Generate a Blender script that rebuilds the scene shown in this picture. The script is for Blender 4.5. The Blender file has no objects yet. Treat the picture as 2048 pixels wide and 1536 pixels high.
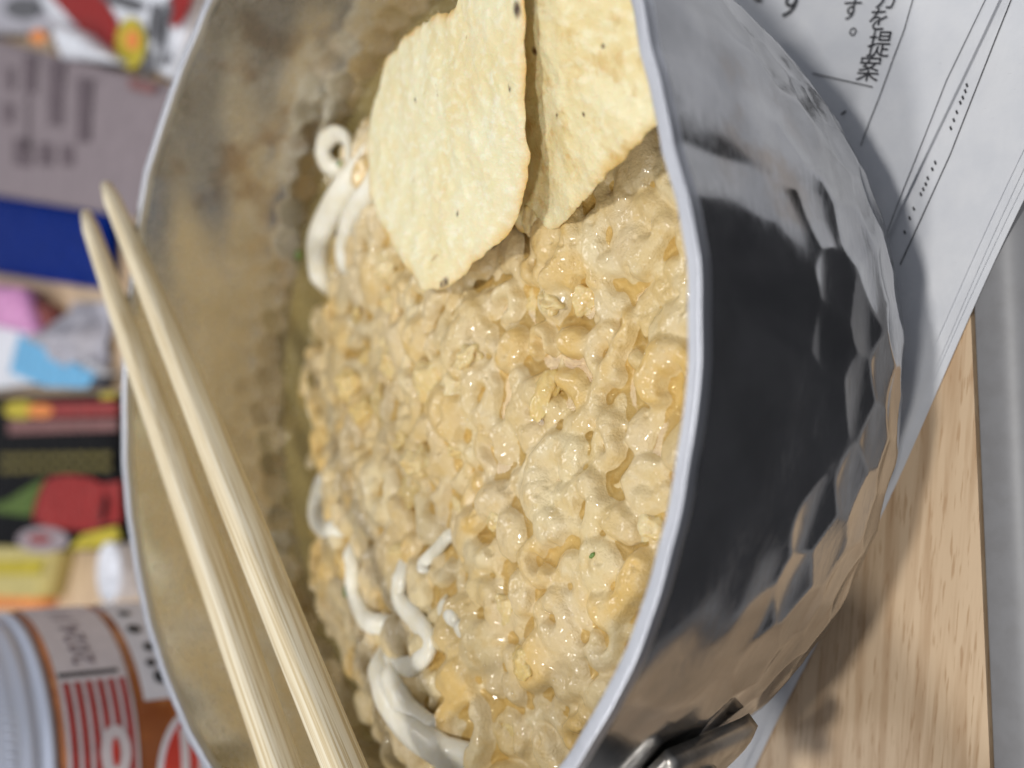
import bpy, bmesh, math, random
import numpy as np
from mathutils import Vector, Matrix, noise
random.seed(7); rng = np.random.default_rng(7)
S = bpy.context.scene
COL = S.collection
PI = math.pi

# ------------------------------------------------------------------ camera
H = 0.080                                   # height of the pot's rim above the table
F_PX, PITCH, ROLL = 2400.0, math.radians(39.889), math.radians(4.005)
CAM = np.array([-0.001874, -0.18755, H + 0.11122])
_fw = np.array([0, math.cos(PITCH), -math.sin(PITCH)])
_up = np.array([0, math.sin(PITCH), math.cos(PITCH)])
_rt = np.array([1.0, 0, 0])
_U = math.cos(ROLL) * _rt + math.sin(ROLL) * _up
_V = -math.sin(ROLL) * _rt + math.cos(ROLL) * _up
cam_d = bpy.data.cameras.new('camera'); cam = bpy.data.objects.new('camera', cam_d); COL.objects.link(cam)
cam_d.sensor_fit = 'HORIZONTAL'; cam_d.sensor_width = 36.0; cam_d.lens = F_PX / 2048 * 36.0
cam_d.clip_start = 0.005; cam_d.clip_end = 100
M = Matrix((tuple(-_V), tuple(_U), tuple(-_fw))).transposed().to_4x4()
M.translation = Vector(CAM); cam.matrix_world = M
cam_d.dof.use_dof = True; cam_d.dof.focus_distance = 0.193; cam_d.dof.aperture_fstop = 10.8
S.camera = cam

# ------------------------------------------------------------------ light
w = bpy.data.worlds.new('World'); S.world = w; w.use_nodes = True
nt = w.node_tree; bg = nt.nodes['Background']
tc = nt.nodes.new('ShaderNodeTexCoord'); sx = nt.nodes.new('ShaderNodeSeparateXYZ')
rp = nt.nodes.new('ShaderNodeValToRGB'); mr = nt.nodes.new('ShaderNodeMapRange')
nt.links.new(tc.outputs['Generated'], sx.inputs[0]); nt.links.new(sx.outputs['Z'], mr.inputs['Value'])
mr.inputs['From Min'].default_value = -1; mr.inputs['From Max'].default_value = 1
nt.links.new(mr.outputs[0], rp.inputs[0]); nt.links.new(rp.outputs[0], bg.inputs[0])
rp.color_ramp.elements[0].position = 0.30; rp.color_ramp.elements[0].color = (0.058, 0.059, 0.064, 1)
rp.color_ramp.elements[1].position = 0.75; rp.color_ramp.elements[1].color = (0.31, 0.325, 0.36, 1)
bg.inputs[1].default_value = 1.0

def lamp(loc, power, size, col=(1, 0.975, 0.94), aim=(0, 0, 0.04)):
    d = bpy.data.lights.new('ceiling_lamp', 'AREA'); d.shape = 'DISK'; d.size = size; d.energy = power; d.color = col
    o = bpy.data.objects.new('ceiling_lamp', d); COL.objects.link(o); o.location = loc
    o.rotation_euler = (Vector(aim) - Vector(loc)).to_track_quat('-Z', 'Y').to_euler()
    return o
lamp((0.10, -0.52, 1.72), 14, 0.13)
lamp((-0.75, 0.95, 1.65), 3, 0.14)
lamp((0.80, 1.00, 1.70), 3, 0.14)
lamp((0.05, 2.10, 1.75), 7, 0.6)
lamp((-1.30, -0.62, 1.35), 14, 0.18)

S.view_settings.view_transform = 'Standard'; S.view_settings.look = 'None'
S.view_settings.exposure = 0.0; S.view_settings.gamma = 1.0
S.render.engine = 'CYCLES'

# ------------------------------------------------------------------ helpers
def at(x, y, z):
    """world point on the horizontal plane z that stands at photo pixel (x, y)"""
    D = F_PX * _fw + (768 - y) * _U + (1024 - x) * _V
    return CAM + D * ((z - CAM[2]) / D[2])
def ray(x, y): return F_PX * _fw + (768 - y) * _U + (1024 - x) * _V

def link(name, me, material=None, parent=None, smooth=True):
    o = bpy.data.objects.new(name, me); COL.objects.link(o)
    if material is not None: me.materials.append(material)
    if parent is not None: o.parent = parent
    if smooth: me.shade_smooth()
    return o
def mesh(verts, faces):
    me = bpy.data.meshes.new('m'); me.from_pydata([tuple(map(float, v)) for v in verts], [], faces); me.update(); return me
def quadmesh(V, Q):
    me = bpy.data.meshes.new('m'); V = np.asarray(V, np.float32); Q = np.asarray(Q, np.int32)
    me.vertices.add(len(V)); me.vertices.foreach_set('co', V.ravel())
    me.loops.add(Q.size); me.loops.foreach_set('vertex_index', Q.ravel())
    me.polygons.add(len(Q)); me.polygons.foreach_set('loop_start', np.arange(0, Q.size, 4, dtype=np.int32))
    me.update(calc_edges=True); me.validate(); return me
def grid_quads(n, m, wrap):
    i = np.arange(n - 1)[:, None]; j = np.arange(m if wrap else m - 1)[None, :]; j2 = (j + 1) % m
    return np.stack([i * m + j, i * m + j2, (i + 1) * m + j2, (i + 1) * m + j], -1).reshape(-1, 4)
def thing(name, label, cat, loc=(0, 0, 0), rz=0, group=None):
    o = bpy.data.objects.new(name, None); COL.objects.link(o); o.location = loc; o.rotation_euler = (0, 0, rz)
    o.empty_display_size = 0.01
    return tag(o, label, cat, group)
def tag(o, label, cat, group=None):
    o['label'] = label; o['category'] = cat
    if group: o['group'] = group
    return o
def attr(me, name, vals):
    a = me.attributes.new(name, 'FLOAT', 'POINT'); a.data.foreach_set('value', np.asarray(vals, np.float32))
def boxm(x0, x1, y0, y1, z0, z1, bev=0.0, seg=2):
    bm = bmesh.new(); bmesh.ops.create_cube(bm, size=1)
    for v in bm.verts:
        v.co = Vector(((x0 + x1) / 2 + v.co.x * (x1 - x0), (y0 + y1) / 2 + v.co.y * (y1 - y0), (z0 + z1) / 2 + v.co.z * (z1 - z0)))
    if bev: bmesh.ops.bevel(bm, geom=bm.edges[:], offset=bev, segments=seg, affect='EDGES', profile=0.5)
    me = bpy.data.meshes.new('m'); bm.to_mesh(me); bm.free(); return me
def prism(pts, z0, z1, bev=0.0):
    """closed slab over a 2-D outline"""
    a = sum(pts[i][0] * pts[(i + 1) % len(pts)][1] - pts[(i + 1) % len(pts)][0] * pts[i][1] for i in range(len(pts)))
    if a < 0: pts = pts[::-1]
    n = len(pts); V = [(p[0], p[1], z0) for p in pts] + [(p[0], p[1], z1) for p in pts]
    Fc = [tuple(range(n))[::-1], tuple(range(n, 2 * n))] + [(i, (i + 1) % n, n + (i + 1) % n, n + i) for i in range(n)]
    me = mesh(V, Fc)
    if bev:
        bm = bmesh.new(); bm.from_mesh(me); bmesh.ops.bevel(bm, geom=bm.edges[:], offset=bev, segments=2, affect='EDGES'); bm.to_mesh(me); bm.free()
    return me
def fbm(p, oct=3):
    v = 0; a = 1.0; q = Vector(p)
    for _ in range(oct): v += a * noise.noise(q); a *= 0.5; q = q * 2.03
    return v

# ------------------------------------------------------------------ materials
def node(nt, t, **kw):
    n = nt.nodes.new(t)
    for k, v in kw.items():
        if hasattr(n, k) and not k[0].isupper(): setattr(n, k, v)
    return n
class Mat:
    def __init__(s, name, col=(.8, .8, .8), rough=.5, metal=0, **pr):
        s.m = bpy.data.materials.new(name); s.m.use_nodes = True; s.nt = s.m.node_tree; s.b = s.nt.nodes['Principled BSDF']
        s.b.inputs['Base Color'].default_value = (*col, 1); s.b.inputs['Roughness'].default_value = rough; s.b.inputs['Metallic'].default_value = metal
        for k, v in pr.items(): s.b.inputs[k.replace('_', ' ')].default_value = v
        s.tc = s.nt.nodes.new('ShaderNodeTexCoord'); s.h = None
    def L(s, a, b): s.nt.links.new(a, b)
    def noise(s, scale, detail=4, rough=.55, stretch=None, coord='Object', dist=0):
        n = s.nt.nodes.new('ShaderNodeTexNoise'); n.inputs['Scale'].default_value = scale; n.inputs['Detail'].default_value = detail
        n.inputs['Roughness'].default_value = rough; n.inputs['Distortion'].default_value = dist
        src = s.tc.outputs[coord]
        if stretch:
            mp = s.nt.nodes.new('ShaderNodeMapping'); mp.inputs['Scale'].default_value = stretch; s.L(src, mp.inputs[0]); src = mp.outputs[0]
        s.L(src, n.inputs['Vector']); return n.outputs['Fac']
    def voro(s, scale, feat='F1', stretch=None):
        n = s.nt.nodes.new('ShaderNodeTexVoronoi'); n.feature = feat; n.inputs['Scale'].default_value = scale
        src = s.tc.outputs['Object']
        if stretch:
            mp = s.nt.nodes.new('ShaderNodeMapping'); mp.inputs['Scale'].default_value = stretch; s.L(src, mp.inputs[0]); src = mp.outputs[0]
        s.L(src, n.inputs['Vector']); return n.outputs['Distance']
    def attr(s, name):
        n = s.nt.nodes.new('ShaderNodeAttribute'); n.attribute_name = name; return n.outputs['Fac']
    def rand(s):
        return s.nt.nodes.new('ShaderNodeObjectInfo').outputs['Random']
    def rmap(s, v, a, b, c=0., d=1., smooth=True):
        n = s.nt.nodes.new('ShaderNodeMapRange'); n.interpolation_type = 'SMOOTHSTEP' if smooth else 'LINEAR'
        for k, x in zip(('From Min', 'From Max', 'To Min', 'To Max'), (a, b, c, d)): n.inputs[k].default_value = x
        s.L(v, n.inputs['Value']); return n.outputs[0]
    def math(s, op, a, b):
        n = s.nt.nodes.new('ShaderNodeMath'); n.operation = op
        for i, x in enumerate((a, b)):
            if isinstance(x, (int, float)): n.inputs[i].default_value = x
            else: s.L(x, n.inputs[i])
        return n.outputs[0]
    def mix(s, f, a, b, blend='MIX'):
        n = s.nt.nodes.new('ShaderNodeMix'); n.data_type = 'RGBA'; n.blend_type = blend
        for sock, x in ((n.inputs[0], f), (n.inputs[6], a), (n.inputs[7], b)):
            if isinstance(x, (int, float)): sock.default_value = x
            elif isinstance(x, tuple): sock.default_value = (*x, 1)
            else: s.L(x, sock)
        return n.outputs[2]
    def color(s, c): s.L(c, s.b.inputs['Base Color']); return s
    def rough(s, c): s.L(c, s.b.inputs['Roughness']); return s
    def bump(s, h, dist, strength=1.0, coat=False):
        n = s.nt.nodes.new('ShaderNodeBump'); n.inputs['Strength'].default_value = strength; n.inputs['Distance'].default_value = dist
        s.L(h, n.inputs['Height'])
        if s.h is not None: s.L(s.h, n.inputs['Normal'])
        s.h = n.outputs[0]; s.L(s.h, s.b.inputs['Normal'])
        if coat: s.L(s.h, s.b.inputs['Coat Normal'])
        return s

def flat(name, col, rough=.5, var=.12, scale=300, crinkle=False, **pr):
    m = Mat(name, col, rough, **pr)
    if crinkle: m.bump(m.noise(70, 3), .0035, .6)
    n = m.noise(scale, 3); m.color(m.mix(m.rmap(n, .3, .7), tuple(c * (1 - var) for c in col), tuple(min(1, c * (1 + var)) for c in col)))
    return m.m

# aluminium of the pot; attribute "inner" is 1 on the inside, "stain" marks burnt-on broth
m = Mat('hammered_aluminium', (.72, .72, .72), .2, 1.0)
n1 = m.noise(90, 5); n2 = m.noise(420, 3, stretch=(1, 1, 6)); n3 = m.noise(38, 4, dist=1.2)
c = m.mix(m.rmap(n1, .35, .7), (.42, .42, .43), (.34, .34, .345))
c = m.mix(m.rmap(m.noise(30, 4, dist=.8), .45, .65, 0, .55), c, (.22, .225, .24))  # dark bluish patches in the base colour stand in for blotchy reflections
c = m.mix(m.attr('inner'), c, m.mix(m.rmap(n3, .3, .7), (.65, .625, .575), (.60, .575, .525)))
st = m.math('MULTIPLY', m.attr('stain'), m.rmap(n1, .46, .64))
c = m.mix(m.math('MULTIPLY', st, .6), c, (.30, .18, .08)); m.color(c)
r = m.math('ADD', m.rmap(n2, .3, .7, .08, .22), m.math('MULTIPLY', m.attr('inner'), .08))
m.rough(r); M_ALU = m.m
m = Mat('ground_aluminium_lip', (.56, .575, .62), .45, 1.0); m.bump(m.noise(900, 2), .00003, .6); M_LIP = m.m
m = Mat('dull_cast_metal', (.42, .40, .37), .38, 1.0); n = m.noise(160, 4); m.color(m.mix(m.rmap(n, .35, .65), (.60, .58, .54), (.36, .34, .31))); m.bump(n, .0002, .5); M_CAST = m.m
M_HWOOD = flat('handle_wood', (.42, .27, .13), .5)
M_DARKGAP = flat('dark_seam', (.02, .018, .016), .7)  # plain near-black for the bracket gap, not assigned to any part

# table laminate, grain along X
m = Mat('beech_laminate', (.6, .45, .3), .42)
g1 = m.noise(26, 5, stretch=(.10, 1, 1)); g2 = m.noise(1500, 2, stretch=(.09, 1, 1)); g3 = m.noise(420, 3, stretch=(.06, 1, 1), dist=.4)
c = m.mix(m.rmap(g1, .3, .7), (.68, .515, .345), (.58, .42, .265))
c = m.mix(m.rmap(g3, .44, .66, 0, .7), c, (.47, .31, .18))
c = m.mix(m.rmap(g2, .56, .68, 0, .7), c, (.42, .26, .14)); m.color(c); m.bump(g2, .00004, .35); M_WOOD = m.m
m = Mat('grey_edge_plastic', (.40, .40, .41), .42); n = m.noise(240, 4); m.color(m.mix(m.rmap(n, .35, .7), (.225, .225, .232), (.205, .203, .208)))
M_EDGE = m.m
# paper
m = Mat('thin_printing_paper', (.64, .65, .68), .62); n = m.noise(120, 5); f = m.noise(1500, 4, stretch=(1, .35, 1))
c = m.mix(m.rmap(n, .3, .7), (.62, .635, .67), (.68, .69, .715)); c = m.mix(m.rmap(f, .66, .78, 0, .35), c, (.45, .45, .47)); m.color(c)
m.bump(n, .0006, .35); m.bump(f, .00003, .4); M_PAPER = m.m
M_INK = flat('black_ink', (.03, .03, .035), .6)
M_INKG = flat('grey_ink', (.09, .09, .10), .6)

# soaked tempura crumbs
m = Mat('soaked_crumb', (.7, .5, .25), .36, Coat_Weight=.9, Coat_Roughness=.035, Coat_IOR=1.38)
a = m.noise(230, 4); b = m.noise(750, 4); c3 = m.noise(2300, 2, .7); d4 = m.noise(75, 3)
c = m.mix(m.attr('tone'), (.60, .435, .175), (.69, .575, .335))
c = m.mix(m.rmap(d4, .35, .68, 0, .6), c, (.63, .50, .30))
c = m.mix(m.rmap(a, .48, .74, 0, .7), c, (.60, .42, .155))
c = m.mix(m.rmap(b, .55, .75, 0, .4), c, (.78, .64, .38))
c = m.mix(m.math('MULTIPLY', m.attr('gold'), m.rmap(a, .3, .6, .45, 1)), c, (.64, .42, .12)); m.color(c)
m.bump(b, .0004, .55); m.bump(c3, .00020, .8)
cb = m.nt.nodes.new('ShaderNodeBump'); cb.inputs['Distance'].default_value = .00012; cb.inputs['Strength'].default_value = 1.0; m.L(m.noise(820, 2), cb.inputs['Height']); m.L(cb.outputs[0], m.b.inputs['Coat Normal']); M_CRUMB = m.m
m = Mat('loose_golden_crumb', (.7, .5, .25), .40, Subsurface_Weight=.35, Subsurface_Scale=.002, Coat_Weight=.9, Coat_Roughness=.045, Coat_IOR=1.38)
m.b.inputs['Subsurface Radius'].default_value = (1.0, .7, .35)
a = m.noise(260, 4); b = m.noise(900, 4); c = m.mix(m.rand(), (.64, .46, .15), (.69, .57, .32)); c = m.mix(m.rmap(a, .45, .7, 0, .6), c, (.60, .39, .11)); c = m.mix(m.rmap(b, .52, .72, 0, .5), c, (.80, .68, .42)); m.color(c)
m.bump(b, .0004, .5); m.bump(m.noise(2600, 2), .00012, .6); M_LOOSE = m.m
m = Mat('udon', (.84, .82, .72), .38, Subsurface_Weight=.4, Subsurface_Scale=.0025, Coat_Weight=.18, Coat_Roughness=.12)
m.b.inputs['Subsurface Radius'].default_value = (1.0, .85, .6)
n = m.noise(260, 3); m.color(m.mix(m.rmap(n, .35, .7), (.80, .77, .66), (.74, .69, .54))); m.bump(n, .0003, .3); M_UDON = m.m
m = Mat('potato_chip', (.86, .72, .40), .48, Subsurface_Weight=.25, Subsurface_Scale=.002, Coat_Weight=.12, Coat_Roughness=.2)
a = m.noise(120, 4); b = m.noise(650, 4, stretch=(1, .45, 1)); sp = m.noise(330, 2, stretch=(1, .6, 1)); g = m.noise(2200, 2)
c = m.mix(m.rmap(a, .35, .7), (.80, .73, .47), (.77, .66, .36))
c = m.mix(m.rmap(b, .46, .68, 0, .75), c, (.86, .81, .60))
c = m.mix(m.rmap(m.noise(45, 3), .5, .72, 0, .45), c, (.76, .58, .25))
c = m.mix(m.rmap(sp, .70, .76, 0, .55), c, (.42, .27, .08))
c = m.mix(m.math('MULTIPLY', m.attr('edge'), m.rmap(a, .25, .6, .35, 1)), c, (.68, .40, .09))
c = m.mix(m.attr('spot'), c, (.07, .035, .015)); m.color(c)
m.bump(b, .0005, .7); m.bump(g, .00015, .5); M_CHIP = m.m
m = Mat('fried_potato_chip', (.8, .68, .4), .46, Subsurface_Weight=.2, Subsurface_Scale=.002, Coat_Weight=.2, Coat_Roughness=.2)
a = m.noise(110, 4); b = m.noise(600, 4, stretch=(1, .5, 1)); d = m.noise(260, 4); g = m.noise(2200, 2)
c = m.mix(m.rmap(a, .35, .7), (.80, .71, .43), (.74, .60, .29)); c = m.mix(m.rmap(b, .46, .68, 0, .6), c, (.84, .77, .53))
c = m.mix(m.rmap(d, .52, .72, 0, .75), c, (.60, .41, .14)); c = m.mix(m.math('MULTIPLY', m.attr('edge'), m.rmap(a, .25, .6, .35, 1)), c, (.66, .40, .09)); c = m.mix(m.attr('spot'), c, (.10, .055, .02)); m.color(c)
m.bump(d, .0007, .5); m.bump(b, .0005, .7); m.bump(g, .0002, .6); M_CHIP2 = m.m
m = Mat('bamboo', (.80, .66, .40), .42); g = m.noise(2400, 3, stretch=(1, 1, .012)); g2 = m.noise(500, 3, stretch=(1, 1, .02))
c = m.mix(m.rmap(g2, .35, .65), (.84, .78, .62), (.74, .64, .44)); c = m.mix(m.rmap(g, .45, .62, 0, .75), c, (.50, .37, .17)); m.color(c); m.bump(g, .00015, .6); M_BAMBOO = m.m
# broth: clear amber sheet that lets lamp light through
mb = bpy.data.materials.new('clear_broth'); mb.use_nodes = True; t = mb.node_tree; t.nodes.clear()
o_ = t.nodes.new('ShaderNodeOutputMaterial'); mx = t.nodes.new('ShaderNodeMixShader'); tr = t.nodes.new('ShaderNodeBsdfTransparent'); gl = t.nodes.new('ShaderNodeBsdfGlossy'); fr = t.nodes.new('ShaderNodeFresnel'); df = t.nodes.new('ShaderNodeBsdfDiffuse'); m2 = t.nodes.new('ShaderNodeMixShader')
tr.inputs[0].default_value = (.80, .70, .42, 1); gl.inputs['Roughness'].default_value = .03; fr.inputs[0].default_value = 1.34; df.inputs[0].default_value = (.52, .42, .17, 1); m2.inputs[0].default_value = .38
t.links.new(tr.outputs[0], m2.inputs[1]); t.links.new(df.outputs[0], m2.inputs[2])
t.links.new(fr.outputs[0], mx.inputs[0]); t.links.new(m2.outputs[0], mx.inputs[1]); t.links.new(gl.outputs[0], mx.inputs[2]); t.links.new(mx.outputs[0], o_.inputs[0]); M_BROTH = mb
mf = bpy.data.materials.new('amber_broth_film'); mf.use_nodes = True; t = mf.node_tree; t.nodes.clear()
o_ = t.nodes.new('ShaderNodeOutputMaterial'); mx = t.nodes.new('ShaderNodeMixShader'); tr = t.nodes.new('ShaderNodeBsdfTransparent'); gl = t.nodes.new('ShaderNodeBsdfGlossy'); fr = t.nodes.new('ShaderNodeFresnel')
tr.inputs[0].default_value = (.975, .91, .73, 1); gl.inputs['Roughness'].default_value = .05; fr.inputs[0].default_value = 1.34
t.links.new(fr.outputs[0], mx.inputs[0]); t.links.new(tr.outputs[0], mx.inputs[1]); t.links.new(gl.outputs[0], mx.inputs[2]); t.links.new(mx.outputs[0], o_.inputs[0]); M_FILM = mf
md = bpy.data.materials.new('oil_drop'); md.use_nodes = True; t = md.node_tree; t.nodes.clear()
o_ = t.nodes.new('ShaderNodeOutputMaterial'); mx = t.nodes.new('ShaderNodeMixShader'); tr = t.nodes.new('ShaderNodeBsdfTransparent'); gl = t.nodes.new('ShaderNodeBsdfGlossy'); fr = t.nodes.new('ShaderNodeFresnel')
tr.inputs[0].default_value = (.99, .98, .94, 1); gl.inputs['Roughness'].default_value = .04; fr.inputs[0].default_value = 1.5
ge = t.nodes.new('ShaderNodeNewGeometry'); mu = t.nodes.new('ShaderNodeMath'); mu.operation = 'MULTIPLY'; iv = t.nodes.new('ShaderNodeMath'); iv.operation = 'SUBTRACT'; iv.inputs[0].default_value = 1.0
t.links.new(ge.outputs['Backfacing'], iv.inputs[1]); t.links.new(fr.outputs[0], mu.inputs[0]); t.links.new(iv.outputs[0], mu.inputs[1])
t.links.new(mu.outputs[0], mx.inputs[0]); t.links.new(tr.outputs[0], mx.inputs[1]); t.links.new(gl.outputs[0], mx.inputs[2]); t.links.new(mx.outputs[0], o_.inputs[0]); M_DROP = md

# ------------------------------------------------------------------ table
e0 = np.array([0.018, -0.0793]); e1 = np.array([-0.0592, -0.0886]); ed = (e1 - e0) / np.linalg.norm(e1 - e0); en = np.array([-ed[1], ed[0]])
if en[1] > 0: en = -en                                   # towards the person at the table
pA = e0 - ed * 0.9; pB = e0 + ed * 0.9
tb = link('table_top', prism([tuple(pA), tuple(pB), tuple(pB - en * 1.3), tuple(pA - en * 1.3)], -0.025, 0.0), M_WOOD, smooth=False); tb['kind'] = 'structure'
prof = []                                                # bull-nosed edge strip
for k in range(7): prof.append((0.0003 + 0.0008 * (1 - math.cos(k / 6 * PI / 2)), -0.0020 + 0.0022 * math.sin(k / 6 * PI / 2)))
for k in range(0, 13):
    a = k / 12 * PI / 2; prof.append((0.0042 + 0.0075 * math.sin(a), -0.0073 + 0.0075 * math.cos(a)))
prof.append((0.0117, -0.024)); prof.append((0.0003, -0.024))
V = []; n = len(prof)
for p in (pA, pB):
    for d_, z_ in prof: V.append((p[0] + en[0] * d_, p[1] + en[1] * d_, z_))
Fc = [(i, (i + 1) % n, n + (i + 1) % n, n + i) for i in range(n)] + [tuple(range(n))[::-1], tuple(range(n, 2 * n))]
es = link('edge_strip', mesh(V, Fc), M_EDGE, tb); es.data.set_sharp_from_angle(angle=math.radians(40))

# ------------------------------------------------------------------ printed paper under the pot
news = thing('printed_paper', 'white folded paper printed with black Japanese text, lying under the pot', 'paper', (0.03, -0.03, 0))
pe_dir = np.array([-0.914, 0.405]); pn = np.array([0.405, 0.914])
P0 = np.array([0.032, -0.0879])
def sheet(name, base, a0, a1, b1, z, wav, seed, skew=0.0):
    na, nb = 120, 60; A = np.linspace(a0, a1, na); B = np.linspace(0, b1, nb)
    V = np.zeros((2, na, nb, 3))
    for i, a in enumerate(A):
        for j, b in enumerate(B):
            q = base + pe_dir * a + pn * b + pn * (0.0006 * math.sin(a * 60 + seed) + 0.0007 * math.sin(a * 17 + seed * 2) + skew * a)
            zz = z + wav * (noise.noise(Vector((q[0] * 22, q[1] * 22, seed))) + 0.9) * 0.5
            V[1, i, j] = (q[0] - 0.03, q[1] + 0.03, zz); V[0, i, j] = (q[0] - 0.03, q[1] + 0.03, zz - 0.00012)
    Q = grid_quads(na, nb, False); N = na * nb
    Q = np.concatenate([Q[:, ::-1] , Q + N])
    return link(name, quadmesh(V.reshape(-1, 3), Q), M_PAPER, news)
shs = []
for k, (off, sk) in enumerate([(0.0, 0.0), (0.0013, 0.010), (0.0024, -0.006), (0.0040, 0.008)]):
    shs.append(sheet('sheet', P0 + pn * off, -0.16, 0.155, 0.10, 0.0006 + 0.00042 * k, 0.0002, 1.3 + k * .2, sk))
TOPZ = 0.0034
uA = at(1985, 0, TOPZ)[:2]; uB = at(1790, 460, TOPZ)[:2]
top_sheet = sheet('sheet', uB + pn * 0.0, -0.16, 0.10, 0.09, TOPZ - 0.0002, 0.0002, 1.3, 0.0)

def text_obj(txt, pos, up, size, mat_, parent, z, name='printed_text', shear=0.0, off=0.00005):
    cu = bpy.data.curves.new('t', 'FONT'); cu.body = txt; cu.size = 1.0; cu.align_x = 'CENTER'; cu.align_y = 'CENTER'; cu.resolution_u = 3; cu.offset = 0.0
    to = bpy.data.objects.new('t', cu); COL.objects.link(to); dg = bpy.context.evaluated_depsgraph_get(); dg.update()
    me = bpy.data.meshes.new_from_object(to.evaluated_get(dg)); bpy.data.objects.remove(to); bpy.data.curves.remove(cu)
    up = np.array(up[:2]); up = up / np.linalg.norm(up); right = np.array([up[1], -up[0]])
    n = len(me.vertices); co = np.zeros(n * 3, np.float32); me.vertices.foreach_get('co', co); co = co.reshape(-1, 3)
    out = np.zeros_like(co); px = parent.location if parent else Vector((0, 0, 0))
    xy = np.array(pos[:2])[None] + co[:, :1] * size * right[None] + co[:, 1:2] * size * up[None]
    out[:, :2] = xy - np.array([px.x, px.y])[None]; out[:, 2] = z + off
    me.vertices.foreach_set('co', out.ravel()); me.update(); me.materials.clear()
    return link(name, me, mat_, parent, smooth=False)
def strip_line(pts, width, z, mat_, parent, name='printed_line'):
    """thin printed rule through pixel points that lie on the sheet"""
    P = [at(x, y, z)[:2] for x, y in pts]; V = []; px = parent.location
    for i, p in enumerate(P):
        d = (P[min(i + 1, len(P) - 1)] - P[max(i - 1, 0)]); d = d / np.linalg.norm(d); nn = np.array([-d[1], d[0]]) * width / 2
        V += [(p[0] + nn[0] - px.x, p[1] + nn[1] - px.y, z), (p[0] - nn[0] - px.x, p[1] - nn[1] - px.y, z)]
    return link(name, mesh(V, [(2 * i, 2 * i + 1, 2 * i + 3, 2 * i + 2) for i in range(len(P) - 1)]), mat_, parent, smooth=False)
zt = TOPZ + 0.00025
colup = at(1772, -10, zt) - at(1738, 140, zt)
for ch, (x, y), s in (('方', (1776, -4), .0050), ('を', (1756, 42), .0047), ('提', (1758, 92), .0052), ('案', (1737, 141), .0051),
                      ('す', (1702, 22), .0046), ('。', (1722, 52), .0050)):
    text_obj(ch, at(x, y, zt), colup, s, M_INK, news, zt)
text_obj('す', at(1584, 2, zt), colup, .0088, M_INK, news, zt)
text_obj('で', at(1511, -22, zt), colup, .0080, M_INK, news, zt)
strip_line([(1625, 147), (1745, 174)], .00022, zt, M_INK, news)
strip_line([(1682, 229), (1692, 222)], .0004, zt, M_INK, news)
strip_line([(1838, -30), (1825, 0), (1808, 60), (1787, 115), (1760, 190), (1740, 240), (1721, 292)], .00018, zt, M_INK, news)
strip_line([(1975, -10), (1934, 75), (1893, 160), (1850, 270), (1806, 380), (1772, 470)], .00016, zt, M_INKG, news)
zl = 0.0006 + 0.00042 * 3 + 0.00025
strip_line([(2030, -20), (1990, 80), (1945, 195), (1900, 310), (1850, 420), (1800, 530)], .00022, zl, M_INK, news)
for x, y in ((1925, 170), (1922, 182), (1917, 195), (1912, 205), (1905, 224), (1899, 240), (1893, 256), (1862, 325), (1856, 338), (1847, 356), (1843, 368), (1838, 378), (1833, 388), (1819, 417), (1811, 436), (1801, 464)):
    strip_line([(x + 7, y - 3), (x + 10, y + 4)], .00035, zl, M_INK, news, 'printed_dot')

# ------------------------------------------------------------------ pot
pot = thing('hammered_saucepan', 'hammered aluminium saucepan full of noodles standing on the printed paper', 'saucepan')
TH_A = np.radians([-180, -140, -90, -80, -75, -70, -66, -61, -57, -40, -18, 8, 30, 38, 45, 53, 64, 78, 95, 140, 180])
DR_A = np.array([.000, 0, 0, 0, -.0007, -.0017, -.0014, -.0008, .0006, .0045, .0105, .0085, .0072, .0062, .005, .0045, .0048, .0015, .0, .0, .0])
def dR(th, z):
    return np.interp((th + PI) % (2 * PI) - PI, TH_A, DR_A) * np.clip((z - .028) / (H - .028), 0, 1) ** 1.3
OUT = np.array([(0, .0012), (.030, .0010), (.055, .0007), (.0625, .0012), (.0675, .0030), (.0718, .0066), (.0755, .0115), (.0790, .0185), (.0822, .0275), (.0848, .0390), (.0868, .0530), (.0885, .0670), (.0895, .0770), (.0896, .0780)])
def resample(P, n):
    t = np.concatenate([[0], np.cumsum(np.hypot(*np.diff(P, axis=0).T))]); u = np.linspace(0, t[-1], n)
    # Catmull-Rom style smoothing through piecewise linear then box blur
    q = np.stack([np.interp(u, t, P[:, 0]), np.interp(u, t, P[:, 1])], 1)
    for _ in range(12): q[1:-1] = (q[:-2] + 2 * q[1:-1] + q[2:]) / 4
    return q, u
def cells(s, th, R, wd, ht, jit, seed):
    """distance to nearest hammer mark, staggered rows (in marks' half-widths)"""
    nrow = np.floor(s / ht).astype(int); best = np.full(s.shape, 9.0)
    n = int(round(2 * PI * R / wd))
    for dr in (-1, 0, 1):
        row = nrow + dr; ph = (th / (2 * PI) * n) + (row % 2) * .5
        for dc in (-1, 0, 1):
            c_ = np.floor(ph) + dc
            h1 = np.sin(row * 127.1 + (c_ % n) * 311.7 + seed) * 43758.5453; h1 -= np.floor(h1)
            h2 = np.sin(row * 269.5 + (c_ % n) * 183.3 + seed * 2) * 24634.6345; h2 -= np.floor(h2)
            dx = (ph - (c_ + .5 + (h1 - .5) * jit)) * wd; dy = s - (row + .5 + (h2 - .5) * jit) * ht
            best = np.minimum(best, np.hypot(dx, dy) / (wd * .5))
    return best
NT = 960
th = np.linspace(-PI, PI, NT, endpoint=False)
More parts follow.
